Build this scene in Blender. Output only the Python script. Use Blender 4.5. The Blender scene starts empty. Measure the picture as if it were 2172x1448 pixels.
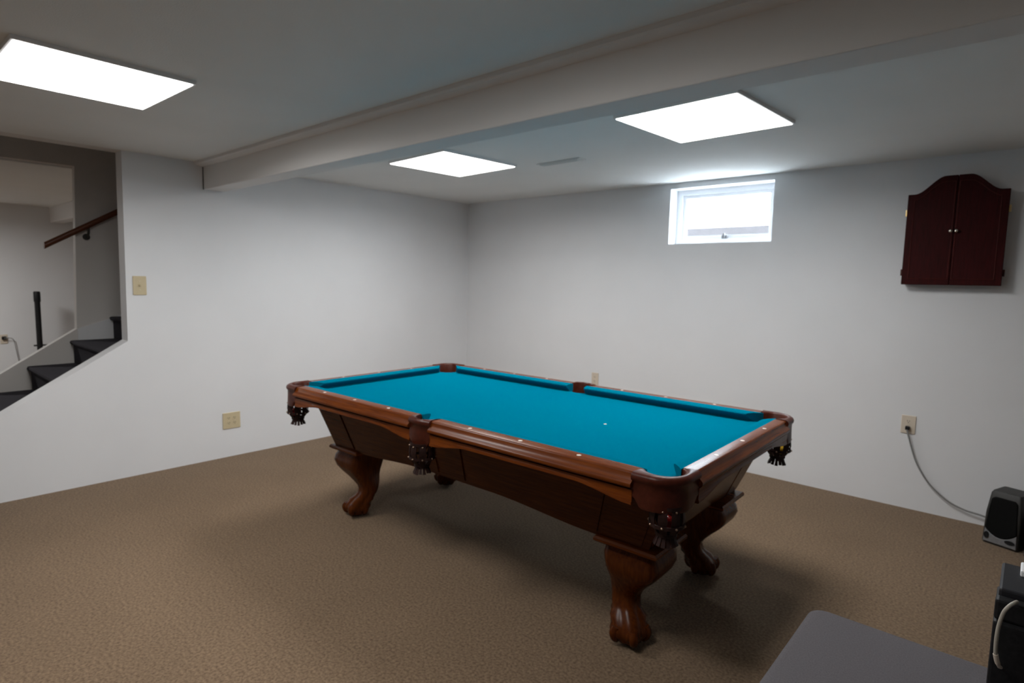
import bpy, bmesh, math, random
from mathutils import Vector, Matrix
random.seed(7)
SC = bpy.context.scene
COL = SC.collection

# ------------------------------------------------------------------ camera
YAW, PITCH, ROLL = -0.723603, -0.102264, 0.020976
CAM = Vector((4.67853, -4.53810, 1.43077))
FPX = 1249.154
fw = Vector((math.sin(YAW)*math.cos(PITCH), math.cos(YAW)*math.cos(PITCH), math.sin(PITCH)))
rt = fw.cross(Vector((0, 0, 1))).normalized()
up = rt.cross(fw)
rt2 = rt*math.cos(ROLL) + up*math.sin(ROLL)
up2 = -rt*math.sin(ROLL) + up*math.cos(ROLL)
cam_data = bpy.data.cameras.new('camera')
cam_data.sensor_width = 36.0
cam_data.lens = FPX/2172*36.0
cam_data.clip_start = 0.05
cam_data.dof.use_dof = True          # the photograph is a little out of focus
cam_data.dof.focus_distance = 1.05
cam_data.dof.aperture_fstop = 6.5
cam = bpy.data.objects.new('camera', cam_data)
m = Matrix.Identity(4)
for i in range(3):
    m[i][0] = rt2[i]; m[i][1] = up2[i]; m[i][2] = -fw[i]; m[i][3] = CAM[i]
cam.matrix_world = m
COL.objects.link(cam)
SC.camera = cam

# ------------------------------------------------------------------ light of the place
LAMP = 5.0             # radiance of the ceiling fixtures' diffusers
TUBES = 11.8           # watts thrown downwards through each prismatic diffuser
SPREAD = 170.0         # degrees, the prismatic lens cuts off flat angles
SKY = 21.0             # overcast daylight outside the basement window
SC.view_settings.view_transform = 'Standard'
SC.view_settings.look = 'None'
SC.view_settings.gamma = 1.0
SC.view_settings.use_curve_mapping = False
SC.view_settings.exposure = 0.56
w = bpy.data.worlds.new('world'); SC.world = w
w.use_nodes = True
bg = w.node_tree.nodes['Background']
bg.inputs['Color'].default_value = (0.86, 0.93, 1.0, 1)
bg.inputs['Strength'].default_value = SKY
SC.cycles.max_bounces = 14
SC.cycles.diffuse_bounces = 8
SC.cycles.use_denoising = True
SC.cycles.sample_clamp_indirect = 40.0

# ------------------------------------------------------------------ materials
def mat(name, base, rough=0.6, metal=0.0, coat=0.0, noise=None, bump=None, spec=0.5, emit=None):
    """noise = (scale, second colour, stretch xyz, detail), bump = (scale, strength, distance)"""
    M = bpy.data.materials.new(name); M.use_nodes = True
    nt = M.node_tree; N = nt.nodes; L = nt.links
    b = N['Principled BSDF']
    b.inputs['Base Color'].default_value = (*base, 1)
    b.inputs['Roughness'].default_value = rough
    b.inputs['Metallic'].default_value = metal
    b.inputs['Specular IOR Level'].default_value = spec
    if coat:
        b.inputs['Coat Weight'].default_value = coat
        b.inputs['Coat Roughness'].default_value = 0.12
    tc = N.new('ShaderNodeTexCoord')
    if noise:
        sc, col2, st, det = noise
        mp = N.new('ShaderNodeMapping'); mp.inputs['Scale'].default_value = st
        L.new(tc.outputs['Object'], mp.inputs['Vector'])
        n = N.new('ShaderNodeTexNoise'); n.inputs['Scale'].default_value = sc
        n.inputs['Detail'].default_value = det
        L.new(mp.outputs['Vector'], n.inputs['Vector'])
        r = N.new('ShaderNodeMapRange')
        r.inputs['From Min'].default_value = 0.3; r.inputs['From Max'].default_value = 0.7
        L.new(n.outputs['Fac'], r.inputs['Value'])
        mx = N.new('ShaderNodeMix'); mx.data_type = 'RGBA'
        mx.inputs[6].default_value = (*base, 1); mx.inputs[7].default_value = (*col2, 1)
        L.new(r.outputs['Result'], mx.inputs[0])
        L.new(mx.outputs[2], b.inputs['Base Color'])
    if bump:
        sc, stg, dist = bump
        n2 = N.new('ShaderNodeTexNoise'); n2.inputs['Scale'].default_value = sc
        n2.inputs['Detail'].default_value = 4
        L.new(tc.outputs['Object'], n2.inputs['Vector'])
        bp = N.new('ShaderNodeBump'); bp.inputs['Strength'].default_value = stg
        bp.inputs['Distance'].default_value = dist
        L.new(n2.outputs['Fac'], bp.inputs['Height'])
        L.new(bp.outputs['Normal'], b.inputs['Normal'])
    if emit:
        b.inputs['Emission Color'].default_value = (*emit[0], 1)
        b.inputs['Emission Strength'].default_value = emit[1]
    return M

M_WALL = mat('wall_paint', (0.76, 0.77, 0.79), 0.55, noise=(2.0, (0.73, 0.74, 0.76), (1, 1, 1), 3), bump=(260, 0.10, 0.002))
M_CEIL = mat('ceiling_paint', (0.82, 0.83, 0.82), 0.8, noise=(1.6, (0.78, 0.79, 0.78), (1, 1, 1), 4), bump=(160, 0.25, 0.003))
M_BEAM = mat('beam_paint', (0.74, 0.73, 0.72), 0.6, bump=(220, 0.1, 0.002))
M_UNSEEN_WALL = mat('unseen_wall_bounce_grey', (0.36, 0.36, 0.36), 0.6, noise=(5, (0.33, 0.33, 0.33), (1, 1, 1), 3))  # grey chosen to cut light bounced off the unseen walls
M_SHAFT = mat('upper_stairwell_paint', (0.68, 0.655, 0.63), 0.7, noise=(3, (0.65, 0.625, 0.60), (1, 1, 1), 3))
M_WHITE = mat('white_frame_vinyl', (0.85, 0.86, 0.88), 0.35, noise=(6, (0.82, 0.83, 0.85), (1, 1, 1), 2))
M_FIX = mat('fixture_enamel', (0.82, 0.82, 0.82), 0.45, noise=(8, (0.79, 0.79, 0.79), (1, 1, 1), 2))
M_DIFF = mat('lamp_diffuser', (0.9, 0.9, 0.9), 0.4, emit=((1.0, 0.985, 0.96), LAMP), noise=(40, (0.86, 0.86, 0.86), (1, 1, 1), 2))
M_STEP = mat('stair_carpet', (0.045, 0.043, 0.052), 0.95, noise=(220, (0.075, 0.072, 0.085), (1, 1, 1), 3), bump=(400, 0.6, 0.004), spec=0.1)
M_CLOTH = mat('blue_billiard_cloth', (0.000, 0.140, 0.222), 0.95, noise=(300, (0.000, 0.128, 0.206), (1, 1, 1), 3), bump=(900, 0.15, 0.001), spec=0.0)
M_LEATH = mat('pocket_leather', (0.075, 0.016, 0.008), 0.35, spec=0.2, noise=(60, (0.05, 0.010, 0.005), (1, 1, 1), 4), bump=(300, 0.2, 0.001))
M_NET = mat('pocket_webbing', (0.016, 0.006, 0.005), 0.55, spec=0.2, noise=(80, (0.03, 0.012, 0.01), (1, 1, 1), 3))
M_PEARL = mat('pearl_sight', (0.72, 0.66, 0.58), 0.25, noise=(200, (0.62, 0.55, 0.48), (1, 1, 1), 2))
M_BRASS = mat('brass', (0.80, 0.60, 0.30), 0.3, 1.0, noise=(50, (0.7, 0.5, 0.24), (1, 1, 1), 2))
M_NICK = mat('pale_metal', (0.80, 0.74, 0.66), 0.28, 1.0, noise=(50, (0.7, 0.66, 0.6), (1, 1, 1), 2))
M_RIVET = mat('dull_rivet_metal', (0.42, 0.30, 0.22), 0.35, 1.0, noise=(50, (0.36, 0.25, 0.18), (1, 1, 1), 2))
M_CAB = mat('dark_cherry_wood', (0.050, 0.0062, 0.0068), 0.5, noise=(14, (0.028, 0.0045, 0.0045), (8, 8, 0.7), 5), spec=0.08)
M_CAB2 = mat('cherry_moulding', (0.085, 0.016, 0.014), 0.4, noise=(14, (0.06, 0.011, 0.010), (8, 8, 0.7), 5), spec=0.2)
M_IVORY = mat('ivory_plastic', (0.60, 0.51, 0.33), 0.45, noise=(20, (0.57, 0.48, 0.31), (1, 1, 1), 2))
M_CREAM = mat('cream_plastic', (0.66, 0.58, 0.48), 0.45, noise=(20, (0.63, 0.55, 0.45), (1, 1, 1), 2))
M_SLOT = mat('dark_slot', (0.03, 0.027, 0.022), 0.6, noise=(30, (0.04, 0.035, 0.03), (1, 1, 1), 2))
M_BLACK = mat('black_plastic', (0.006, 0.006, 0.007), 0.5, spec=0.25, noise=(90, (0.014, 0.014, 0.015), (1, 1, 1), 3))
M_GREYPL = mat('charcoal_plastic', (0.030, 0.029, 0.027), 0.5, spec=0.3, noise=(60, (0.025, 0.024, 0.022), (1, 1, 1), 3))
M_LID = mat('black_lid_plastic', (0.016, 0.016, 0.020), 0.55, spec=0.3, noise=(60, (0.018, 0.018, 0.021), (1, 1, 1), 3))
M_SILV = mat('silver_plastic', (0.22, 0.22, 0.23), 0.4, 0.2, noise=(60, (0.19, 0.19, 0.20), (1, 1, 1), 3))
M_GRILL = mat('speaker_grille_cloth', (0.004, 0.004, 0.004), 0.95, noise=(400, (0.008, 0.008, 0.008), (1, 1, 1), 2), spec=0.1)
M_CORD = mat('grey_cord', (0.24, 0.24, 0.235), 0.5, noise=(90, (0.20, 0.20, 0.20), (1, 1, 1), 2))
M_CABLE = mat('pale_cable', (0.40, 0.37, 0.31), 0.45, noise=(90, (0.36, 0.33, 0.28), (1, 1, 1), 2))
M_BENCH = mat('grey_upholstery', (0.125, 0.116, 0.125), 0.95, noise=(240, (0.095, 0.088, 0.095), (1, 1, 1), 4), bump=(500, 0.4, 0.002), spec=0.1)
M_RAILW = mat('handrail_wood', (0.15, 0.045, 0.016), 0.4, noise=(20, (0.09, 0.026, 0.01), (6, 0.6, 6), 4))
M_EARTH = mat('outdoor_concrete', (0.72, 0.71, 0.70), 0.9, noise=(30, (0.64, 0.63, 0.62), (1, 1, 1), 5))
M_KERB = mat('dark_kerb', (0.046, 0.041, 0.043), 0.9, noise=(12, (0.036, 0.032, 0.033), (1, 1, 1), 5))  # base colour kept very dark to offset the strong sky
M_RED = mat('red_ball', (0.22, 0.012, 0.010), 0.12, noise=(4, (0.20, 0.011, 0.009), (1, 1, 1), 1))
M_YEL = mat('yellow_ball', (0.75, 0.45, 0.04), 0.12, noise=(4, (0.7, 0.42, 0.035), (1, 1, 1), 1))
M_BLKBALL = mat('black_ball', (0.012, 0.012, 0.014), 0.1, noise=(4, (0.014, 0.014, 0.016), (1, 1, 1), 1))

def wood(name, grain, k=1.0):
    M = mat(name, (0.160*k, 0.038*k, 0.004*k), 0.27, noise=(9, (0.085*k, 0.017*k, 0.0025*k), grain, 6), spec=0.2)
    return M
M_WOODX = wood('cherry_wood_lengthwise', (0.8, 14, 14))
M_WOODY = wood('cherry_wood_crosswise', (14, 0.8, 14))
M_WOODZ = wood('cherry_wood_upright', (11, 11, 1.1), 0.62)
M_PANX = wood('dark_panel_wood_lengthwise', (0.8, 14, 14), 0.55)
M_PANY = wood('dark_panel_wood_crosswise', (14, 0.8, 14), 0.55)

def carpet_material():
    M = bpy.data.materials.new('brown_carpet'); M.use_nodes = True
    nt = M.node_tree; N = nt.nodes; L = nt.links
    b = N['Principled BSDF']; b.inputs['Roughness'].default_value = 0.97
    b.inputs['Specular IOR Level'].default_value = 0.05
    b.inputs['Sheen Weight'].default_value = 0.1
    tc = N.new('ShaderNodeTexCoord')
    n1 = N.new('ShaderNodeTexNoise'); n1.inputs['Scale'].default_value = 95; n1.inputs['Detail'].default_value = 5
    n2 = N.new('ShaderNodeTexNoise'); n2.inputs['Scale'].default_value = 3.0; n2.inputs['Detail'].default_value = 3
    L.new(tc.outputs['Object'], n1.inputs['Vector']); L.new(tc.outputs['Object'], n2.inputs['Vector'])
    cr = N.new('ShaderNodeValToRGB')
    e = cr.color_ramp.elements
    e[0].position = 0.30; e[0].color = (0.120, 0.080, 0.050, 1)
    e[1].position = 0.72; e[1].color = (0.262, 0.182, 0.116, 1)
    L.new(n1.outputs['Fac'], cr.inputs['Fac'])
    mr = N.new('ShaderNodeMapRange'); mr.inputs['To Min'].default_value = 0.9; mr.inputs['To Max'].default_value = 1.08
    L.new(n2.outputs['Fac'], mr.inputs['Value'])
    mx = N.new('ShaderNodeMix'); mx.data_type = 'RGBA'; mx.blend_type = 'MULTIPLY'; mx.inputs[0].default_value = 1
    L.new(cr.outputs['Color'], mx.inputs[6]); L.new(mr.outputs['Result'], mx.inputs[7])
    L.new(mx.outputs[2], b.inputs['Base Color'])
    bp = N.new('ShaderNodeBump'); bp.inputs['Strength'].default_value = 0.5; bp.inputs['Distance'].default_value = 0.005
    n3 = N.new('ShaderNodeTexNoise'); n3.inputs['Scale'].default_value = 260; n3.inputs['Detail'].default_value = 3
    L.new(tc.outputs['Object'], n3.inputs['Vector'])
    L.new(n3.outputs['Fac'], bp.inputs['Height']); L.new(bp.outputs['Normal'], b.inputs['Normal'])
    return M
M_CARPET = carpet_material()

def glass_material():
    M = bpy.data.materials.new('window_glass'); M.use_nodes = True
    nt = M.node_tree; N = nt.nodes; L = nt.links
    for n in list(N):
        if n.type != 'OUTPUT_MATERIAL': N.remove(n)
    t = N.new('ShaderNodeBsdfTransparent'); t.inputs['Color'].default_value = (0.93, 0.96, 0.97, 1)
    g = N.new('ShaderNodeBsdfGlossy'); g.inputs['Roughness'].default_value = 0.02
    mx = N.new('ShaderNodeMixShader'); mx.inputs[0].default_value = 0.06
    L.new(t.outputs[0], mx.inputs[1]); L.new(g.outputs[0], mx.inputs[2])
    L.new(mx.outputs[0], N['Material Output'].inputs['Surface'])
    return M
M_GLASS = glass_material()

# ------------------------------------------------------------------ mesh helpers
def new(): return bmesh.new()

def obj(name, bm, m, parent=None, smooth=None, bevel=None, seg=2, loc=None, rot=None):
    bmesh.ops.recalc_face_normals(bm, faces=bm.faces[:])
    me = bpy.data.meshes.new(name)
    bm.to_mesh(me); bm.free()
    me.materials.append(m)
    o = bpy.data.objects.new(name, me); COL.objects.link(o)
    if parent: o.parent = parent
    if loc: o.location = loc
    if rot: o.rotation_euler = rot
    if bevel:
        md = o.modifiers.new('bevel', 'BEVEL'); md.width = bevel; md.segments = seg
        md.limit_method = 'ANGLE'; md.angle_limit = math.radians(35)
    if smooth is not None:
        me.polygons.foreach_set('use_smooth', [True]*len(me.polygons))
        me.set_sharp_from_angle(angle=math.radians(smooth))
    return o

def thing(name, label, cat, loc=(0, 0, 0), rotz=0.0, group=None):
    o = bpy.data.objects.new(name, None); COL.objects.link(o)
    o.empty_display_size = 0.1
    o.location = loc; o.rotation_euler = (0, 0, rotz)
    return tag(o, label, cat, group)

def tag(o, label, cat, group=None):
    o['label'] = label; o['category'] = cat
    if group: o['group'] = group
    return o

def struct(name, bm, m, **k):
    o = obj(name, bm, m, **k); o['kind'] = 'structure'
    return o

def box(bm, x0, x1, y0, y1, z0, z1, mtx=None):
    vs = [bm.verts.new(Vector(c)) for c in
          ((x0, y0, z0), (x1, y0, z0), (x1, y1, z0), (x0, y1, z0), (x0, y0, z1), (x1, y0, z1), (x1, y1, z1), (x0, y1, z1))]
    if mtx is not None:
        for v in vs: v.co = mtx @ v.co
    for f in ((0, 3, 2, 1), (4, 5, 6, 7), (0, 1, 5, 4), (1, 2, 6, 5), (2, 3, 7, 6), (3, 0, 4, 7)):
        bm.faces.new([vs[i] for i in f])
    return vs

def prism(bm, pts, a0, a1, axis):
    """pts in the two other axes (in xyz order), extruded along axis from a0 to a1"""
    def P(u, v, a):
        c = [u, v]; c.insert(axis, a); return Vector(c)
    r0 = [bm.verts.new(P(u, v, a0)) for u, v in pts]
    r1 = [bm.verts.new(P(u, v, a1)) for u, v in pts]
    n = len(pts)
    for i in range(n):
        bm.faces.new((r0[i], r0[(i+1) % n], r1[(i+1) % n], r1[i]))
    bm.faces.new(r0[::-1]); bm.faces.new(r1)

def loft(bm, rings, closed=True, cap=True):
    R = [[bm.verts.new(Vector(p)) for p in ring] for ring in rings]
    n = len(R[0])
    for a, b in zip(R, R[1:]):
        for i in range(n if closed else n-1):
            j = (i+1) % n
            bm.faces.new((a[i], a[j], b[j], b[i]))
    if cap:
        bm.faces.new(R[0][::-1]); bm.faces.new(R[-1])
    return R

def lathe(bm, prof, n=24, mtx=None, cap=True):
    rings = []
    for r, z in prof:
        ring = [Vector((r*math.cos(2*math.pi*i/n), r*math.sin(2*math.pi*i/n), z)) for i in range(n)]
        if mtx is not None: ring = [mtx @ p for p in ring]
        rings.append(ring)
    loft(bm, rings, cap=cap)

def tube(bm, pts, r, n=10):
    pts = [Vector(p) for p in pts]
    rings = []
    prev = None
    for i, p in enumerate(pts):
        a = pts[max(i-1, 0)]; b = pts[min(i+1, len(pts)-1)]
        t = (b-a).normalized()
        if prev is None:
            h = Vector((0, 0, 1)) if abs(t.z) < 0.9 else Vector((1, 0, 0))
            u = t.cross(h).normalized()
        else:
            u = (prev - t*prev.dot(t)).normalized()
        prev = u
        v = t.cross(u)
        rr = r[i] if isinstance(r, (list, tuple)) else r
        rings.append([p + (u*math.cos(2*math.pi*k/n) + v*math.sin(2*math.pi*k/n))*rr for k in range(n)])
    loft(bm, rings)

def smooth_path(pts, k=8):
    P = [Vector(p) for p in pts]
    P = [P[0]*2-P[1]] + P + [P[-1]*2-P[-2]]
    out = []
    for i in range(1, len(P)-2):
        p0, p1, p2, p3 = P[i-1:i+3]
        for j in range(k):
            t = j/k
            out.append(0.5*((2*p1) + (p2-p0)*t + (2*p0-5*p1+4*p2-p3)*t*t + (3*p1-p0-3*p2+p3)*t**3))
    out.append(P[-2])
    return out

def sphere(bm, c, r, n=20):
    mt = Matrix.Translation(Vector(c))
    bmesh.ops.create_uvsphere(bm, u_segments=n, v_segments=n//2, radius=r, matrix=mt)

# ------------------------------------------------------------------ room shell
H = 2.25
XR, YN = 6.6, -6.8          # unseen right and rear walls
XS = -1.10                  # far face of the stairwell
XO = -4.93                  # far wall of the room beyond the stairs
T = 0.13
T2 = 0.07

bm = new(); box(bm, XO-0.2, XR+0.2, YN-0.2, 0.25, -0.12, 0.0)
struct('floor', bm, M_CARPET)
bm = new()
box(bm, 0.0, XR+0.2, YN-0.2, 0.0, H, H+0.25)
struct('ceiling', bm, M_CEIL)
bm = new()
box(bm, XO-0.2, XS-T2, YN-0.2, 0.0, H, H+0.25)
struct('ceiling_beyond', bm, M_CEIL)

# wall A with the stair opening and its sloped half wall
bm = new()
prism(bm, [(0, 0), (0, H), (-3.250, H), (-3.262, 0.962), (-4.84, 0.0)], -T, 0.0, 0)
wl = struct('wall_left', bm, M_WALL)
bm = new(); prism(bm, [(0, H), (0, 4.6), (YN, 4.6), (YN, H)], -T, 0.0, 0)
struct('wall_stairwell_near', bm, M_SHAFT)
# far wall of the stairwell with a matching opening
bm = new()
prism(bm, [(0, 0), (0, 2.262), (-3.275, 2.262), (-3.316, 0.973), (-4.80, 0.0)], XS-T2, XS, 0)
struct('wall_stairwell', bm, M_SHAFT)
bm = new(); prism(bm, [(0, 2.262), (0, 4.6), (YN, 4.6), (YN, 2.262)], XS-T2, XS, 0)
struct('wall_stairwell_upper', bm, M_SHAFT)
bm = new(); box(bm, XS, -T, YN, 0.0, 4.6, 4.75)
struct('ceiling_stairwell', bm, M_SHAFT)
bm = new(); box(bm, XO-0.2, XO, YN, 0.0, 0.0, H)
struct('wall_beyond', bm, M_WALL)
bm = new(); box(bm, XO-0.2, XR+0.2, YN-0.2, YN, 0.0, 4.75)
struct('wall_rear', bm, M_UNSEEN_WALL)
bm = new(); box(bm, XR, XR+0.2, YN, 0.0, 0.0, H)
struct('wall_right', bm, M_UNSEEN_WALL)

# wall B with the window hole
WX0, WX1, WZ0, WZ1 = 2.371, 3.190, 1.760, 2.205
bm = new()
xs = [XO-0.2, WX0, WX1, XR+0.2]; zs = [0.0, WZ0, WZ1, 4.75]
for i in range(3):
    for j in range(3):
        if i == 1 and j == 1: continue
        box(bm, xs[i], xs[i+1], 0.0, 0.25, zs[j], zs[j+1])
bmesh.ops.remove_doubles(bm, verts=bm.verts[:], dist=1e-5)
struct('wall_back', bm, M_WALL)

# window unit
wn = bpy.data.objects.new('window_1', None); COL.objects.link(wn)
wn.location = (0.5*(WX0+WX1), 0.16, WZ0); wn['kind'] = 'structure'
wn['label'] = 'small bright basement window high in the back wall'
hw = 0.5*(WX1-WX0); hh = WZ1-WZ0
bm = new()
fr = 0.045
box(bm, -hw, hw, -0.03, 0.04, 0, fr); box(bm, -hw, hw, -0.03, 0.04, hh-0.04, hh)
box(bm, -hw, -hw+fr, -0.03, 0.04, fr, hh-0.04); box(bm, hw-fr, hw, -0.03, 0.04, fr, hh-0.04)
obj('window_frame', bm, M_WHITE, wn)
bm = new()
a, b, c, d = -hw+fr, hw-fr, fr, hh-0.04
sw = 0.028
box(bm, a, b, -0.012, 0.022, c, c+sw); box(bm, a, b, -0.012, 0.022, d-sw, d)
box(bm, a, a+sw, -0.012, 0.022, c+sw, d-sw); box(bm, b-sw, b, -0.012, 0.022, c+sw, d-sw)
obj('window_sash', bm, M_WHITE, wn)
bm = new(); box(bm, a+sw, b-sw, 0.003, 0.007, c+sw, d-sw)
obj('window_pane', bm, M_GLASS, wn)
bm = new(); box(bm, -0.015, 0.03, -0.04, -0.012, c-0.004, c+0.024); box(bm, 0.0, 0.014, -0.055, -0.04, c+0.002, c+0.04)
obj('window_latch', bm, M_SILV, wn, bevel=0.003)
# ground outside with a low kerb
bm = new(); box(bm, -4, 10, 0.25, 9.0, 1.62, 1.72)
struct('ground_outside', bm, M_EARTH)
bm = new(); box(bm, -0.5, 4.5, 1.15, 1.32, 1.72, 1.995)
kb = obj('garden_kerb', bm, M_KERB, bevel=0.01)
tag(kb, 'low greyish kerb on the ground outside the basement window', 'kerb')

# sky portal in the window opening
pl = bpy.data.lights.new('window_portal', 'AREA'); pl.shape = 'RECTANGLE'
pl.size = WX1-WX0; pl.size_y = WZ1-WZ0; pl.cycles.is_portal = True
po = bpy.data.objects.new('window_portal', pl); COL.objects.link(po)
po.location = (0.5*(WX0+WX1), 0.245, 0.5*(WZ0+WZ1)); po.rotation_euler = (math.radians(-90), 0, 0)

# beams
def beam(name, x0, x1):
    bm = new(); box(bm, x0, x1, -2.730, -2.588, 2.056, H)
    struct(name, bm, M_BEAM, bevel=0.006)
beam('trim_1', 0.0, XR)
beam('trim_2', XO, XS-T2)
bm = new()
prism(bm, [(-2.79, H), (-2.79, 2.232), (-2.783, 2.225), (-2.73, 2.220), (-2.73, H)], 0.0, XR, 0)
struct('trim_3', bm, M_BEAM)
bm = new(); box(bm, 0.0, 0.006, -2.7345, -2.73, 2.058, 2.22)  # dark strip drawn in for the gap and shadow at the beam's end
struct('beam_end_gap_shadow', bm, M_SLOT)

# skirt board on the stairwell's far wall
bm = new()
prism(bm, [(-3.312, 0.70), (-3.312, 0.975), (-3.07, 1.055), (-2.60, 1.22), (-2.60, 0.9)], XS, XS+0.012, 0)
struct('baseboard_stairs', bm, M_WALL)

# ------------------------------------------------------------------ stairs
RISE, RUN = 0.1835, 0.279
st = thing('staircase', 'carpeted charcoal stairs rising behind the sloped white half wall', 'stairs', (0.5*(XS-T), -3.06, 0))
x0, x1 = XS+0.005-st.location.x, -T-0.005-st.location.x
for k in range(-4, 8):
    zt = 0.882 + k*RISE
    yr = -3.345 + k*RUN - st.location.y
    if zt <= 0.03: continue
    bm = new()
    zb = max(zt-RISE, 0.0)
    # riser and tread with a rounded nosing, carpet over both
    prof = [(yr, zb), (yr, zt-0.035), (yr-0.018, zt-0.03), (yr-0.024, zt-0.015), (yr-0.018, zt-0.003), (yr-0.006, zt),
            (yr+RUN, zt), (yr+RUN, zb)]
    prism(bm, prof, x0, x1, 0)
    obj('step', bm, M_STEP, st)
hr = thing('handrail', 'brown wooden handrail on the far wall of the stairwell', 'handrail', (XS+0.075, -3.51, 1.625))
bm = new()
ya, yb = 0.0, 2.0; sl = 0.612
pr = []
for i in range(16):
    t = 2*math.pi*i/16
    pr.append((0.022*math.cos(t), 0.026*math.sin(t)))
loft(bm, [[(u, ya, v) for u, v in pr], [(u, yb, v+sl*yb) for u, v in pr]])
obj('rail', bm, M_RAILW, hr, smooth=40)
for yy in (0.29, 1.5):
    bm = new()
    zz = sl*yy
    tube(bm, smooth_path([(-0.0, yy, zz-0.02), (-0.0, yy, zz-0.055), (-0.03, yy, zz-0.085), (-0.073, yy, zz-0.09)], 5), 0.009, 8)
    lathe(bm, [(0.026, 0), (0.026, 0.006)], 14, Matrix.Translation((-0.075, yy, zz-0.09)) @ Matrix.Rotation(math.radians(90), 4, 'Y'))
    obj('bracket', bm, M_SLOT, hr, smooth=40)

# ------------------------------------------------------------------ ceiling lights
def ceiling_light(cx, cy, rot, label, sx=0.60, sy=0.625, power=1.0):
    k = 1.027
    cx = CAM.x+(cx-CAM.x)*k; cy = CAM.y+(cy-CAM.y)*k; sx *= k; sy *= k
    t = thing('ceiling_light', label, 'ceiling light', (cx, cy, H), rot, 'square ceiling lights')
    bm = new()
    hx, hy = sx/2, sy/2
    for s in (-1, 1):
        box(bm, -hx-0.006, hx+0.006, s*hy-0.006, s*hy+0.006, -0.016, 0.0)
        box(bm, s*hx-0.006, s*hx+0.006, -hy+0.006, hy-0.006, -0.016, 0.0)
    box(bm, -hx+0.006, hx-0.006, -hy+0.006, hy-0.006, -0.006, 0.0)
    obj('housing', bm, M_FIX, t)
    bm = new(); box(bm, -hx+0.004, hx-0.004, -hy+0.004, hy-0.004, -0.019, -0.013)
    obj('diffuser', bm, M_DIFF, t)
    ld = bpy.data.lights.new('fixture_lamp', 'AREA'); ld.shape = 'RECTANGLE'
    ld.size = sx-0.012; ld.size_y = sy-0.012
    ld.energy = TUBES*power; ld.spread = math.radians(SPREAD); ld.color = (1.0, 0.985, 0.96)
    lo = bpy.data.objects.new('fixture_lamp', ld); COL.objects.link(lo)
    lo.parent = t; lo.location = (0, 0, -0.0205)
    return t
ceiling_light(1.702, -3.822, math.radians(1.0), 'square white ceiling light near the stair opening, left of the beam', 0.595, 0.585)
ceiling_light(1.608, -1.716, math.radians(-3.6), 'square white ceiling light nearest the corner, beyond the beam')
ceiling_light(3.417, -1.745, math.radians(-3.3), 'square white ceiling light between the beam and the basement window')
LAMP4 = True
if LAMP4:
    ceiling_light(3.42, -3.92, 0.0, 'square white ceiling light just above the top of the picture', power=0.5)
ceiling_light(-3.1, -4.5, 0.0, 'square white ceiling light in the room beyond the stairs', power=2.2)

# ceiling vent
v = thing('ceiling_vent', 'narrow white ceiling register between the two far lights', 'vent', (2.17, -1.235, H), math.radians(-3))
bm = new(); box(bm, -0.19, 0.19, -0.038, 0.038, -0.006, 0.0)
obj('cover', bm, M_CEIL, v, bevel=0.004)
for k in range(3):
    bm = new(); y = -0.026+0.021*k
    prism(bm, [(y, -0.006), (y+0.012, -0.006), (y+0.006, -0.011), (y-0.004, -0.011)], -0.17, 0.17, 0)
    obj('slat', bm, M_CEIL, v)

# ------------------------------------------------------------------ pool table
pt = thing('pool_table', 'large cherry wood pool table with blue cloth and claw feet', 'pool table', (2.621, -2.1625, 0), 0.0205)
ZT, ZB = 0.800, 0.755
IX, IY = 1.185, 0.615            # wood / cloth line
NX, NY = 1.1175, 0.559           # cushion noses

# --- slate bed with pocket cut-outs
def bed_outline():
    pts = []
    CR, CCX, CCY = 0.066, 1.150, 0.582
    SR, SCY = 0.058, 0.630
    def arc(cx, cy, r, a0, a1, n):
        return [(cx+r*math.cos(math.radians(a0+(a1-a0)*i/n)), cy+r*math.sin(math.radians(a0+(a1-a0)*i/n))) for i in range(n+1)]
    EX, EY = IX-0.002, IY-0.002
    # going counter clockwise, one quadrant at a time
    ax = CCX+math.sqrt(CR**2-(EY-CCY)**2)
    # start: right end lower corner pocket
    seq = []
    seq += arc(-CCX, -CCY, CR, 100, -10, 12)            # lower-left
    seq += arc(0, -SCY, SR, 165, 15, 12)                # lower side
    seq += arc(CCX, -CCY, CR, 190, 80, 12)              # lower-right
    seq += arc(CCX, CCY, CR, 280, 170, 12)              # upper-right
    seq += arc(0, SCY, SR, -15, -165, 12)
    seq += arc(-CCX, CCY, CR, 10, -100, 12)
    return seq
bm = new()
ol = bed_outline()
vt = [bm.verts.new((x, y, ZB)) for x, y in ol]
vb = [bm.verts.new((x, y, ZB-0.04)) for x, y in ol]
for i in range(len(ol)):
    j = (i+1) % len(ol)
    bm.faces.new((vt[i], vt[j], vb[j], vb[i]))
bm.faces.new(vt); bm.faces.new(vb[::-1])
bmesh.ops.triangulate(bm, faces=[f for f in bm.faces if len(f.verts) > 4])
bed = obj('bed', bm, M_CLOTH, pt)

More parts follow.
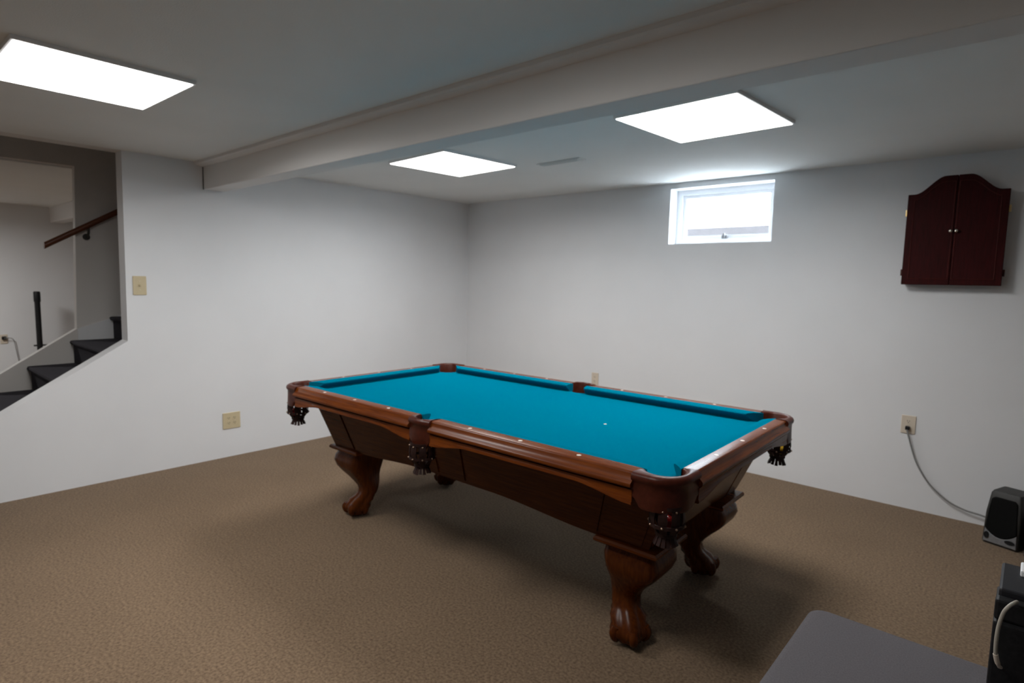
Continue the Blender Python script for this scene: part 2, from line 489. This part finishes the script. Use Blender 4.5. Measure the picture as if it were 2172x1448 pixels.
# --- cushions: profile in (outward, z), cut back at the ends
def cushion(side, s0, s1, n0, n1):
    """side: 'x' cushions run along x.  s = extent at the wood line, n = extent at the nose"""
    bm = new()
    sec = [(0.0, ZT), (-0.03, ZT-0.0005), (-0.050, ZT-0.004), (-0.056, ZT-0.009), (-0.054, ZT-0.016), (-0.03, ZB+0.004), (-0.028, ZB), (0.0, ZB)]
    rings = []
    for e in (0, 1):
        ring = []
        for o, z in sec:
            f = -o/0.056
            s = (s0 + (n0-s0)*f) if e == 0 else (s1 + (n1-s1)*f)
            ring.append((s, o, z))
        rings.append(ring)
    R = []
    for ring in rings:
        rr = []
        for s, o, z in ring:
            if side == 'near': rr.append((s, -(IY+o), z))
            elif side == 'far': rr.append((s, IY+o, z))
            elif side == 'right': rr.append((IX+o, s, z))
            else: rr.append((-(IX+o), s, z))
        R.append(rr)
    loft(bm, R)
    return obj('cushion', bm, M_CLOTH, pt)
for sd in ('near', 'far'):
    cushion(sd, 0.052, 1.100, 0.064, 1.030)
    cushion(sd, -1.100, -0.052, -1.030, -0.064)
for sd in ('left', 'right'):
    cushion(sd, -0.532, 0.532, -0.470, 0.470)

# --- wooden rails with their ogee edge, apron and sights
def place(side, s, o, z):
    if side == 'near': return (s, -(IY+o), z)
    if side == 'far': return (s, IY+o, z)
    if side == 'right': return (IX+o*0.84, s, z)
    return (-(IX+o*0.84), s, z)
RAILSEC = [(0.0, ZT), (0.052, ZT), (0.058, ZT-0.002), (0.061, ZT-0.008), (0.065, ZT-0.018), (0.073, ZT-0.028), (0.081, ZT-0.034),
           (0.084, ZT-0.038), (0.084, ZT-0.046), (0.080, ZT-0.051), (0.066, ZT-0.053), (0.060, ZT-0.060), (0.0, ZT-0.060)]
def rail(side, s0, s1, sights):
    along_x = side in ('near', 'far')
    mw = M_WOODX if along_x else M_WOODY
    bm = new()
    loft(bm, [[place(side, s, o, z) for o, z in RAILSEC] for s in (s0, s1)])
    r = obj('rail', bm, mw, pt, smooth=50)
    # apron board under the rail, lower edge arched between the pockets
    bm = new()
    n = 28; rings = []
    Lg = s1-s0
    for i in range(n+1):
        s = s0+Lg*i/n
        e = min(i, n-i)/n*Lg
        k = max(0.0, 1.0-e/0.24)
        k = k*k*(3-2*k)
        zb = 0.716-0.030*k
        rings.append([place(side, s, o, z) for o, z in
                      ((0.048, 0.7405), (0.071, 0.7405), (0.069, zb+0.016), (0.073, zb+0.010), (0.073, zb+0.003), (0.068, zb), (0.048, zb))])
    loft(bm, rings)
    obj('apron', bm, mw, pt, smooth=40)
    for s in sights:
        bm = new()
        cx, cy, cz = place(side, s, 0.028, ZT)
        lathe(bm, [(0.0088, -0.002), (0.0088, 0.0006), (0.007, 0.0012)], 14, Matrix.Translation((cx, cy, cz)))
        obj('sight', bm, M_PEARL, r)
SX = 0.2794
for sd in ('near', 'far'):
    rail(sd, 0.068, 1.082, [SX, 2*SX, 3*SX])
    rail(sd, -1.082, -0.068, [-3*SX, -2*SX, -SX])
for sd in ('left', 'right'):
    rail(sd, -0.512, 0.512, [-SX, 0.0, SX])

# foot spot
bm = new(); lathe(bm, [(0.008, 0.0), (0.008, 0.0006)], 16, Matrix.Translation((0.5588, 0.0, ZB)))
obj('foot_spot', bm, M_PEARL, pt)

# --- pocket castings with leather shields
def pocket_section(inner, outer, nrm, zb):
    """closed ring of points across the casting"""
    ix, iy = inner; ox, oy = outer; nx, ny = nrm
    def O(d, z): return (ox+nx*d, oy+ny*d, z)
    mx, my = 0.5*(ix+ox), 0.5*(iy+oy)
    return [(ix, iy, ZB-0.065), (ix, iy, ZT-0.004), (ix+(mx-ix)*0.3, iy+(my-iy)*0.3, ZT+0.002), (mx, my, ZT+0.004), O(-0.010, ZT+0.003), O(0.0, ZT-0.003),
            O(0.004, ZT-0.012), O(0.002, ZT-0.022), O(-0.004, ZT-0.028), O(-0.004, ZT-0.06), O(-0.002, zb+0.008), O(-0.004, zb),
            O(-0.014, zb), O(-0.016, ZB-0.04), (mx, my, ZB-0.06)]
def corner_pocket(sx, sy):
    OX, OY, RR = IX+0.060, IY+0.071, 0.105
    path = []
    xs0, ys0 = 1.078, 0.508
    n1 = 6
    for i in range(n1): path.append(((xs0+(OX-RR-xs0)*i/n1, OY), (0, 1)))
    for i in range(17):
        a = math.radians(90-90*i/16)
        path.append(((OX-RR+RR*math.cos(a), OY-RR+RR*math.sin(a)), (math.cos(a), math.sin(a))))
    for i in range(1, n1+1): path.append(((OX, OY-RR+(ys0-(OY-RR))*i/n1), (1, 0)))
    N = len(path); rings = []
    for i, (o, nm) in enumerate(path):
        f = i/(N-1)
        a = math.radians(152-214*f)
        q = (1.150+0.067*math.cos(a), 0.582+0.067*math.sin(a))
        e = min(f, 1-f)
        zb = 0.718 - 0.036*min(1, max(0, e-0.02)/0.10)**1.3
        ring = pocket_section(q, o, nm, zb)
        rings.append([(sx*x, sy*y, z) for x, y, z in ring])
    bm = new(); loft(bm, rings)
    return obj('pocket_casting', bm, M_LEATH, pt, smooth=50), (sx*1.178, sy*0.612)
def side_pocket(sy):
    rings = []; N = 24
    for i in range(N+1):
        f = i/N
        x = -0.070+0.140*f
        bulge = 0.010*math.sin(math.pi*f)
        o = (x, IY+0.074+bulge)
        a = math.radians(192-204*f)
        q = (0.060*math.cos(a), 0.632+0.050*math.sin(a))
        if f < 0.001 or f > 0.999: q = (x*0.88, 0.617)
        e = min(f, 1-f)
        zb = 0.705 - 0.034*min(1, e/0.16)**1.2
        ring = pocket_section(q, o, ((f-0.5)*0.3, 1), zb)
        rings.append([(x_, sy*y_, z_) for x_, y_, z_ in ring])
    bm = new(); loft(bm, rings)
    return obj('pocket_casting', bm, M_LEATH, pt, smooth=50), (0.0, sy*0.668)
_b = new(); sphere(_b, (0, 0, 0), 0.0042, 10)
RIVET = bpy.data.meshes.new('rivet'); _b.to_mesh(RIVET); _b.free(); RIVET.materials.append(M_RIVET)
def web(casting, cx, cy, ztop, phase):
    # leather basket: solid straps with gaps, two hoops and a fringe
    bm = new()
    prof = [(0.050, ztop), (0.058, ztop-0.02), (0.060, ztop-0.045), (0.054, ztop-0.075), (0.040, ztop-0.095), (0.030, ztop-0.105)]
    ns = 8
    for k in range(ns):
        a0 = 2*math.pi*k/ns+phase; da = 2*math.pi/ns*0.34
        rings = []
        for r, z in prof:
            ring = []
            for rr, aa in ((r, a0-da), (r, a0), (r, a0+da), (r-0.004, a0+da), (r-0.004, a0), (r-0.004, a0-da)):
                ring.append((cx+rr*math.cos(aa), cy+rr*math.sin(aa), z))
            rings.append(ring)
        loft(bm, rings)
    for z, r in ((ztop-0.003, 0.0535), (ztop-0.068, 0.0575), (ztop-0.103, 0.0335)):
        rings = []
        for q in range(33):
            a = 2*math.pi*q/32
            rings.append([(cx+(r+dr)*math.cos(a), cy+(r+dr)*math.sin(a), z+dz) for dr, dz in ((0, -0.006), (0.003, -0.006), (0.003, 0.006), (0, 0.006))])
        loft(bm, rings, cap=False)
    lathe(bm, [(0.031, ztop-0.104), (0.031, ztop-0.109)], 20, Matrix.Translation((cx, cy, 0)))
    nf = 14
    for k in range(nf):
        a = 2*math.pi*k/nf
        ln = 0.030+0.007*random.random()
        rings = []
        for r, z in ((0.030, ztop-0.107), (0.035, ztop-0.107-ln*0.5), (0.043, ztop-0.107-ln)):
            rings.append([(cx+rr*math.cos(aa), cy+rr*math.sin(aa), z) for rr, aa in
                          ((r, a-0.17), (r, a+0.17), (r-0.004, a+0.17), (r-0.004, a-0.17))])
        loft(bm, rings)
    wb = obj('pocket_net', bm, M_NET, casting, smooth=45)
    for k in range(ns):
        a = 2*math.pi*k/ns+phase
        for z, r in ((ztop-0.012, 0.0575), (ztop-0.068, 0.0615)):
            rv = bpy.data.objects.new('rivet', RIVET); COL.objects.link(rv)
            rv.parent = casting
            rv.location = (cx+r*math.cos(a), cy+r*math.sin(a), z)
    return wb
pockets = {}
for sx in (-1, 1):
    for sy in (-1, 1):
        cst, c = corner_pocket(sx, sy)
        web(cst, c[0], c[1], 0.700, 0.2)
        pockets[(sx, sy)] = c
for sy in (-1, 1):
    cst, c = side_pocket(sy)
    web(cst, c[0], c[1], 0.690, 0.1)
    pockets[(0, sy)] = c

# --- cabinet: sloping side panels with a frame groove and an arched lower edge
TX, TY, BX, BY, ZC0, ZC1 = 1.165, 0.535, 1.035, 0.450, 0.425, 0.745
def panel_pt(side, f, z, d=0.0):
    """f in -1..1 along the panel, z height, d outward offset"""
    k = (z-ZC0)/(ZC1-ZC0)
    hx = BX+(TX-BX)*k; hy = BY+(TY-BY)*k
    if side == 'near': return (f*hx, -(hy+d), z)
    if side == 'far': return (f*hx, hy+d, z)
    if side == 'right': return (hx+d, f*hy, z)
    return (-(hx+d), f*hy, z)
def cabinet_panel(side, name, arch):
    bm = new(); n = 40; rings = []
    for i in range(n+1):
        f = -1+2*i/n
        g = abs(f)
        zz = 0.0
        if g < 0.78:
            t = min(1, (0.78-g)/0.55); zz = arch*(t*t*(3-2*t))
        zb = ZC0+zz
        rings.append([panel_pt(side, f, zb, 0), panel_pt(side, f, ZC1, 0), panel_pt(side, f*0.98, ZC1, -0.025), panel_pt(side, f*0.98, zb, -0.025)])
    loft(bm, rings)
    long = side in ('near', 'far')
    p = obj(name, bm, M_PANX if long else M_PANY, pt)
    # raised frame fields left between dark grooves
    secs = ((-0.97, -0.80), (-0.78, -0.10), (-0.075, 0.075), (0.10, 0.78), (0.80, 0.97)) if long else ((-0.96, -0.66), (-0.62, 0.62), (0.66, 0.96))
    bm = new()
    for f0, f1 in secs:
        m_ = 12; rr = []
        for i in range(m_+1):
            f = f0+(f1-f0)*i/m_
            g = abs(f); zz = 0.0
            if g < 0.78:
                t = min(1, (0.78-g)/0.55); zz = arch*(t*t*(3-2*t))
            zb = ZC0+zz+0.014
            rr.append([panel_pt(side, f, zb, 0), panel_pt(side, f, zb+0.004, 0.006), panel_pt(side, f, 0.700, 0.006), panel_pt(side, f, 0.706, 0)])
        loft(bm, rr)
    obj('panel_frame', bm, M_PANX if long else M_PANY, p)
cabinet_panel('near', 'side_panel', 0.034)
cabinet_panel('far', 'side_panel', 0.034)
cabinet_panel('left', 'end_panel', 0.02)
cabinet_panel('right', 'end_panel', 0.02)

# --- cabriole legs with ball and claw feet
LEGSEC = [  # z, diagonal offset, half size, exponent
    (0.405, 0.000, 0.104, 14.0), (0.385, 0.002, 0.106, 12.0), (0.365, 0.010, 0.113, 10.0), (0.335, 0.018, 0.114, 8.0),
    (0.305, 0.016, 0.107, 6.5), (0.275, 0.006, 0.094, 5.0), (0.245, -0.010, 0.079, 4.0), (0.215, -0.026, 0.068, 3.2),
    (0.190, -0.037, 0.060, 2.6), (0.168, -0.040, 0.056, 2.3), (0.148, -0.034, 0.056, 2.1), (0.128, -0.020, 0.060, 2.0),
    (0.108, -0.003, 0.066, 2.0), (0.088, 0.013, 0.072, 2.0), (0.068, 0.024, 0.075, 2.0), (0.050, 0.030, 0.073, 2.0),
    (0.034, 0.031, 0.066, 2.0)]
def leg(sx, sy):
    bm = new()
    cx, cy = sx*0.940, sy*0.330
    dx, dy = sx/math.sqrt(2), sy/math.sqrt(2)
    dang = math.atan2(dy, dx)
    n = 48; rings = []
    for z, off, h, ex in LEGSEC:
        ring = []
        q = max(0.0, min(1.0, (0.35-z)/0.22)); q = q*q*(3-2*q)
        ox, oy = {(-1, -1): (0.040, -0.028), (1, -1): (-0.020, -0.046), (1, 1): (-0.030, 0.004), (-1, 1): (0.036, 0.008)}[(sx, sy)]
        ox *= q; oy *= q
        for i in range(n):
            a = 2*math.pi*i/n
            ca, sa = math.cos(a), math.sin(a)
            r = h/((abs(ca)**ex+abs(sa)**ex)**(1/ex))
            if z < 0.21:
                k = min(1.0, (0.21-z)/0.10)
                t = a-dang
                r *= 1 + k*(0.20*(abs(math.cos(2.5*t))**1.3) - 0.13)
                r += 0.006*k*math.sin(z*130)*abs(math.cos(2.5*t))
            ring.append((cx+ox+dx*off+r*ca, cy+oy+dy*off+r*sa, z))
        rings.append(ring)
    loft(bm, rings)
    fx, fy = cx+ox+dx*0.031, cy+oy+dy*0.031
    # toe tips gripping the ball
    for k in range(5):
        a = dang+2*math.pi*k/5
        pts = [(fx+0.062*math.cos(a), fy+0.062*math.sin(a), 0.078), (fx+0.070*math.cos(a), fy+0.070*math.sin(a), 0.056),
               (fx+0.066*math.cos(a), fy+0.066*math.sin(a), 0.036), (fx+0.054*math.cos(a), fy+0.054*math.sin(a), 0.018)]
        tube(bm, smooth_path(pts, 3), [0.017, 0.018, 0.019, 0.0195, 0.019, 0.018, 0.017, 0.015, 0.012, 0.008], 10)
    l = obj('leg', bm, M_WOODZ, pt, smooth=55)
    bm = new()
    mt = Matrix.Translation((fx, fy, 0.036)) @ Matrix.Diagonal((1, 1, 0.62, 1))
    bmesh.ops.create_uvsphere(bm, u_segments=24, v_segments=14, radius=0.058, matrix=mt)
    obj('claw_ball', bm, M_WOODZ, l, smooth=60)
    bm = new()
    pc = []
    for h, z in ((0.116, 0.396), (0.129, 0.401), (0.137, 0.408), (0.138, 0.418), (0.132, 0.426), (0.120, 0.430)):
        pc.append([(cx+h*u, cy+h*v_, z) for u, v_ in ((-1, -1), (1, -1), (1, 1), (-1, 1))])
    loft(bm, pc)
    obj('leg_plate', bm, M_WOODX, l, smooth=30)
for sx in (-1, 1):
    for sy in (-1, 1):
        leg(sx, sy)

# --- balls resting in the pockets (things of their own)
def world_of(x, y):
    c, s = math.cos(0.0205), math.sin(0.0205)
    return 2.621+c*x-s*y, -2.1625+s*x+c*y
def ball(x, y, z, m_, label):
    wx, wy = world_of(x, y)
    bm = new(); sphere(bm, (0, 0, 0), 0.0286, 32)
    o = obj('billiard_ball', bm, m_, smooth=180, loc=(wx, wy, z))
    tag(o, label, 'billiard ball', 'billiard balls in the pockets')
c = pockets[(-1, -1)]; ball(c[0]-0.008, c[1]-0.006, 0.630, M_RED, 'dark red billiard ball in the leather net at the left front corner')
c = pockets[(1, 1)]; ball(c[0]+0.012, c[1]+0.004, 0.636, M_YEL, 'yellow billiard ball in the leather net at the right rear corner')
c = pockets[(1, -1)]; ball(c[0]+0.004, c[1]-0.010, 0.634, M_RED, 'dark red billiard ball in the leather net at the nearest table corner')

# ------------------------------------------------------------------ dartboard cabinet
CX0, CX1 = 4.031, 4.523
dc = thing('dartboard_cabinet', 'dark cherry arched double door cabinet hung on the back wall', 'cabinet', (0.5*(CX0+CX1), 0, 1.461))
hwid = 0.5*(CX1-CX0); hs = 0.556
def arch_z(x):
    u = abs(x)/hwid
    t = max(0.0, min(1.0, (0.86-u)/0.62))
    return hs + 0.100*(t*t*(3-2*t))
def door_poly(x0, x1, n=18):
    top = [(x0+(x1-x0)*i/n, arch_z(x0+(x1-x0)*i/n)) for i in range(n+1)]
    return [(x0, 0.0)] + [(x1, 0.0)][:0] + top + [(x1, 0.0)]
bm = new()
poly = door_poly(-hwid+0.003, hwid-0.003, 36)
prism(bm, [(x, z-0.004 if z > 0.01 else z+0.004) for x, z in poly], -0.066, 0.0, 1)
obj('body', bm, M_CAB, dc, bevel=0.003)
for s in (-1, 1):
    xa, xb = (-hwid, -0.0015) if s < 0 else (0.0015, hwid)
    bm = new(); prism(bm, door_poly(xa, xb), -0.092, -0.0685, 1)
    d = obj('door', bm, M_CAB, dc, bevel=0.003)
    # raised moulding round the panel
    bm = new()
    ins = 0.036
    n = 16
    pa = (xa+ins, xb-0.008) if s < 0 else (xa+0.008, xb-ins)
    path = [(pa[0], ins)] + [(pa[0]+(pa[1]-pa[0])*i/n, arch_z(pa[0]+(pa[1]-pa[0])*i/n)-ins) for i in range(n+1)] + [(pa[1], ins)]
    outer = [(x, -0.0915, z) for x, z in path]
    P3 = [Vector(p) for p in outer] + [Vector(outer[0])]
    for p, q in zip(P3, P3[1:]):
        if (q-p).length > 1e-4: tube(bm, [p, q], 0.0032, 6)
    obj('door_moulding', bm, M_CAB2, d, smooth=60)
    bm = new()
    lathe(bm, [(0.004, 0), (0.004, 0.010), (0.009, 0.014), (0.0105, 0.019), (0.008, 0.024), (0.003, 0.026)], 16,
          Matrix.Translation((s*0.014, -0.092, 0.324)) @ Matrix.Rotation(math.radians(90), 4, 'X'))
    obj('knob', bm, M_NICK, d, smooth=50)
    for z in (0.445, 0.075):
        bm = new()
        lathe(bm, [(0.006, -0.020), (0.006, 0.020)], 12, Matrix.Translation((s*(hwid+0.004), -0.070, z)))
        box(bm, s*(hwid-0.001)-0.002, s*(hwid-0.001)+0.002, -0.085, -0.050, z-0.018, z+0.018)
        obj('hinge', bm, M_BRASS if z > 0.2 else M_LEATH, dc, smooth=40)

# ------------------------------------------------------------------ wall plates
def plate(name, label, cat, loc, rotz, wd, ht, m_, kind, group=None):
    """local frame: plate faces -y"""
    t = thing(name, label, cat, loc, rotz, group)
    bm = new(); prism(bm, [(-wd/2, -ht/2), (wd/2, -ht/2), (wd/2, ht/2), (-wd/2, ht/2)], -0.007, 0.0, 1)
    obj('cover_plate', bm, m_, t, bevel=0.004, seg=2)
    def recep(x, z):
        bm = new()
        ring = [(0.0165*math.cos(a)*(1 if abs(math.cos(a)) < .8 else .95), 0.0135*math.sin(a)) for a in [2*math.pi*i/20 for i in range(20)]]
        prism(bm, [(x+u, z+v_) for u, v_ in ring], -0.0085, -0.005, 1)
        r = obj('receptacle', bm, m_, t)
        bm = new()
        for dx in (-0.006, 0.006):
            box(bm, x+dx-0.0013, x+dx+0.0013, -0.0089, -0.0078, z-0.001, z+0.009)
        lathe(bm, [(0.0026, 0.0), (0.0026, 0.001)], 10, Matrix.Translation((x, -0.0079, z-0.006)) @ Matrix.Rotation(math.radians(90), 4, 'X'))
        obj('slots', bm, M_SLOT, r)
    def screw(x, z):
        bm = new(); lathe(bm, [(0.003, 0), (0.0025, 0.0012)], 10, Matrix.Translation((x, -0.007, z)) @ Matrix.Rotation(math.radians(90), 4, 'X'))
        obj('screw', bm, M_NICK, t)
    if kind == 'switch':
        bm = new(); box(bm, -0.005, 0.005, -0.018, -0.006, -0.004, 0.010)
        obj('toggle', bm, m_, t, bevel=0.002)
        screw(0, 0.030); screw(0, -0.030)
    elif kind == 'quad':
        for x in (-0.023, 0.023):
            recep(x, 0.020); recep(x, -0.020); screw(x, 0)
    else:
        recep(0, 0.020); recep(0, -0.020); screw(0, 0)
    return t
R90 = math.radians(90)
plate('light_switch', 'ivory light switch plate beside the stair opening', 'light switch', (0, -3.176, 1.345), R90, 0.084, 0.132, M_IVORY, 'switch')
plate('wall_outlet', 'wide ivory double outlet plate low on the left wall', 'outlet', (0, -2.576, 0.290), R90, 0.136, 0.129, M_IVORY, 'quad', 'wall outlets')
plate('wall_outlet', 'cream outlet on the back wall with a black plug in it', 'outlet', (4.128, 0, 0.557), 0, 0.080, 0.119, M_CREAM, 'duplex', 'wall outlets')
plate('wall_outlet', 'cream outlet low on the back wall just above the table side pocket', 'outlet', (1.703, 0, 0.548), 0, 0.073, 0.118, M_CREAM, 'duplex', 'wall outlets')

# power cord from the outlet to the speaker
pc = thing('power_cord', 'grey power cord curving from back wall outlet to the black speaker', 'cord', (4.127, -0.012, 0.537))
bm = new(); box(bm, -0.012, 0.012, -0.024, 0.004, -0.012, 0.012)
obj('plug', bm, M_BLACK, pc, bevel=0.004)
bm = new()
tube(bm, smooth_path([(0.0, -0.020, -0.008), (0.008, -0.020, -0.04), (0.053, -0.014, -0.186), (0.095, -0.012, -0.27), (0.153, -0.012, -0.349),
                      (0.244, -0.012, -0.424), (0.330, -0.014, -0.456), (0.410, -0.018, -0.466), (0.50, -0.03, -0.480)], 8), 0.0052, 10)
obj('cord', bm, M_CORD, pc, smooth=80)

# ------------------------------------------------------------------ small speaker on the floor
sp = thing('speaker', 'small black loudspeaker with silver lower band on carpet by back wall', 'speaker', (4.560, -0.290, 0), math.radians(-20))
SW, SD, SH = 0.172, 0.185, 0.305
bm = new()
def rr_ring(x0, x1, y0, y1, z, r=0.012):
    out = []
    for cx_, cy_, a0 in ((x1-r, y1-r, 0), (x0+r, y1-r, 90), (x0+r, y0+r, 180), (x1-r, y0+r, 270)):
        for i in range(5):
            a = math.radians(a0+90*i/4); out.append((cx_+r*math.cos(a), cy_+r*math.sin(a), z))
    return out
loft(bm, [rr_ring(0.004, SW-0.004, 0.004, SD, 0.0), rr_ring(0, SW, 0, SD, 0.012), rr_ring(0.004, SW-0.004, 0.006, SD, 0.18),
          rr_ring(0.014, SW-0.014, 0.022, SD-0.004, SH-0.012), rr_ring(0.020, SW-0.020, 0.032, SD-0.012, SH)])
obj('case', bm, M_GREYPL, sp, smooth=45)
bm = new()
def front_y(z): return 0.0 + (0.006*z/0.18 if z < 0.18 else 0.006+0.016*(z-0.18)/(SH-0.012-0.18))
n = 14
outline = []
for i in range(n+1):
    u = -1+2*i/n
    outline.append((SW/2+u*(SW/2-0.012), 0.052+0.040*u*u))
top = [(SW-0.022, 0.225), (SW-0.026, 0.262), (SW-0.040, 0.274), (0.040, 0.274), (0.026, 0.262), (0.022, 0.225)]
poly = outline + top
f_ = [bm.verts.new((x, front_y(z)-0.010, z)) for x, z in poly]
b_ = [bm.verts.new((x, front_y(z)+0.010, z)) for x, z in poly]
for i in range(len(poly)):
    j = (i+1) % len(poly); bm.faces.new((f_[i], f_[j], b_[j], b_[i]))
bm.faces.new(f_); bm.faces.new(b_[::-1])
obj('grille', bm, M_GRILL, sp, bevel=0.005)
bm = new()
poly = [(0.008, 0.012), (SW-0.008, 0.012)] + [(x, z-0.004) for x, z in outline[::-1]]
f_ = [bm.verts.new((x, front_y(z)-0.006, z)) for x, z in poly]
b_ = [bm.verts.new((x, front_y(z)+0.010, z)) for x, z in poly]
for i in range(len(poly)):
    j = (i+1) % len(poly); bm.faces.new((f_[i], f_[j], b_[j], b_[i]))
bm.faces.new(f_); bm.faces.new(b_[::-1])
bd = obj('lower_band', bm, M_SILV, sp, bevel=0.003)
for x, z, a, b2 in ((0.024, 0.050, 0.012, 0.019), (0.134, 0.042, 0.024, 0.011)):
    bm = new()
    ring = [(x+a*math.cos(2*math.pi*i/20), z+b2*math.sin(2*math.pi*i/20)) for i in range(20)]
    prism(bm, ring, -0.0085, -0.004, 1)
    obj('port', bm, M_BLACK, sp)

# stereo unit beside it, partly outside the picture
su = thing('stereo_unit', 'dark stereo unit next to the small speaker at the right edge', 'stereo', (4.742, -0.372, 0), math.radians(-20))
bm = new(); loft(bm, [rr_ring(0, 0.30, 0, 0.22, 0.0, 0.015), rr_ring(0, 0.30, 0, 0.22, 0.17, 0.015), rr_ring(0.008, 0.292, 0.010, 0.215, 0.20, 0.015)])
obj('case', bm, M_BLACK, su, smooth=45)
bm = new(); box(bm, 0.006, 0.294, -0.006, 0.004, 0.012, 0.075)
obj('front_panel', bm, M_SILV, su, bevel=0.003)
bm = new(); box(bm, 0.03, 0.20, -0.004, 0.004, 0.095, 0.15)
obj('display', bm, M_GREYPL, su, bevel=0.003)
for x in (0.05, 0.10, 0.24):
    bm = new(); lathe(bm, [(0.014, 0), (0.014, 0.012), (0.011, 0.016)], 16, Matrix.Translation((x, -0.006, 0.043)) @ Matrix.Rotation(R90, 4, 'X'))
    obj('knob', bm, M_GREYPL, su, smooth=40)

# ------------------------------------------------------------------ grey bench, nearest thing on the right
bx0, bx1, by0, by1, bz = 4.236, 5.05, -3.55, -2.598, 0.45
be = thing('padded_bench', 'low padded grey bench in the lower right corner', 'bench', (0.5*(bx0+bx1), 0.5*(by0+by1), 0))
hx, hy = 0.5*(bx1-bx0), 0.5*(by1-by0)
bm = new()
rings = []
for z, ins in ((0.345, 0.012), (0.350, 0.003), (0.365, 0.0), (0.425, 0.0), (0.438, 0.003), (0.446, 0.010), (0.450, 0.022)):
    rings.append(rr_ring(-hx+ins, hx-ins, -hy+ins, hy-ins, z, 0.040))
loft(bm, rings)
obj('seat_pad', bm, M_BENCH, be, smooth=60)
bm = new(); box(bm, -hx+0.03, hx-0.03, -hy+0.03, hy-0.03, 0.300, 0.346)
obj('frame', bm, M_BLACK, be)
for sx in (-1, 1):
    for sy in (-1, 1):
        bm = new()
        lathe(bm, [(0.016, 0.0), (0.019, 0.02), (0.024, 0.300)], 14, Matrix.Translation((sx*(hx-0.07), sy*(hy-0.07), 0)))
        obj('leg', bm, M_BLACK, be, smooth=40)

# black electronic unit standing on the bench, with a pale cable
eu = thing('electronic_unit', 'black box-shaped electronic unit standing on the grey bench', 'electronics', (4.668, -2.795, bz))
bm = new(); box(bm, 0.0, 0.30, -0.200, 0.0, 0.0, 0.300)
obj('case', bm, M_BLACK, eu, bevel=0.006)
bm = new(); box(bm, 0.004, 0.296, -0.165, -0.002, 0.300, 0.358)
obj('lid', bm, M_LID, eu, bevel=0.005)
bm = new(); box(bm, 0.0, 0.30, -0.195, -0.165, 0.300, 0.345)
obj('rim', bm, M_BLACK, eu, bevel=0.006)
bm = new()
pts = [(4.702, -2.988, 0.800), (4.698, -3.012, 0.806), (4.690, -3.024, 0.800), (4.683, -3.028, 0.785), (4.678, -3.03, 0.755), (4.6768, -3.03, 0.722), (4.678, -3.028, 0.694)]
tube(bm, smooth_path([Vector(p)-Vector((4.668, -2.795, bz)) for p in pts], 8), 0.0035, 10)
cb = obj('cable', bm, M_CABLE, eu, smooth=80)
bm = new()
pts = [(4.678, -3.028, 0.695), (4.6808, -3.026, 0.682), (4.683, -3.022, 0.674)]
tube(bm, [Vector(p)-Vector((4.668, -2.795, bz)) for p in pts], 0.0046, 10)
tube(bm, [Vector(p)-Vector((4.668, -2.795, bz)) for p in ((4.683, -3.022, 0.674), (4.686, -3.01, 0.662), (4.689, -2.99, 0.652))], 0.0036, 10)
obj('cable_plug', bm, M_CREAM, cb, smooth=50)
bm = new(); box(bm, 0.0, 0.06, -0.03, 0.03, 0.0, 0.014)
wb_ = obj('white_box', bm, M_WHITE, bevel=0.003, loc=(4.704, -2.835, bz+0.358))
tag(wb_, 'small flat white box lying on top of the black electronic unit', 'box')

# ------------------------------------------------------------------ things in the room beyond the stairs
ps = thing('pole_stand', 'black pole stand with low crossbar in the room beyond the stairs', 'stand', (-4.6, -2.965, 0))
bm = new(); lathe(bm, [(0.030, 0.02), (0.030, 1.06)], 16)
obj('pole', bm, M_BLACK, ps, smooth=40)
bm = new(); lathe(bm, [(0.034, 1.05), (0.036, 1.06), (0.036, 1.165), (0.030, 1.18)], 16)
obj('top_sleeve', bm, M_BLACK, ps, smooth=40)
bm = new(); box(bm, -0.012, 0.012, -0.06, 0.125, 0.498, 0.516)
obj('crossbar', bm, M_BLACK, ps, bevel=0.003)
bm = new(); box(bm, -0.16, 0.16, -0.16, 0.16, 0.0, 0.022)
obj('base_plate', bm, M_BLACK, ps, bevel=0.005)
plate('wall_outlet', 'cream outlet in the room beyond the stairs, black plug and thin cord', 'outlet', (XO, -3.262, 0.575), R90, 0.075, 0.115, M_CREAM, 'duplex', 'wall outlets')
pc2 = thing('lamp_cord', 'thin pale cord hanging from the outlet in the room beyond the stairs', 'cord', (XO, -3.262, 0.590))
bm = new(); box(bm, 0.004, 0.036, -0.022, 0.022, -0.02, 0.02)
obj('plug', bm, M_BLACK, pc2, bevel=0.005)
bm = new()
tube(bm, smooth_path([(0.034, 0.0, 0.0), (0.045, 0.05, 0.0), (0.03, 0.09, -0.03), (0.02, 0.11, -0.15), (0.02, 0.13, -0.30), (0.03, 0.16, -0.45), (0.04, 0.20, -0.585)], 6), 0.004, 8)
obj('cord', bm, M_CORD, pc2, smooth=80)
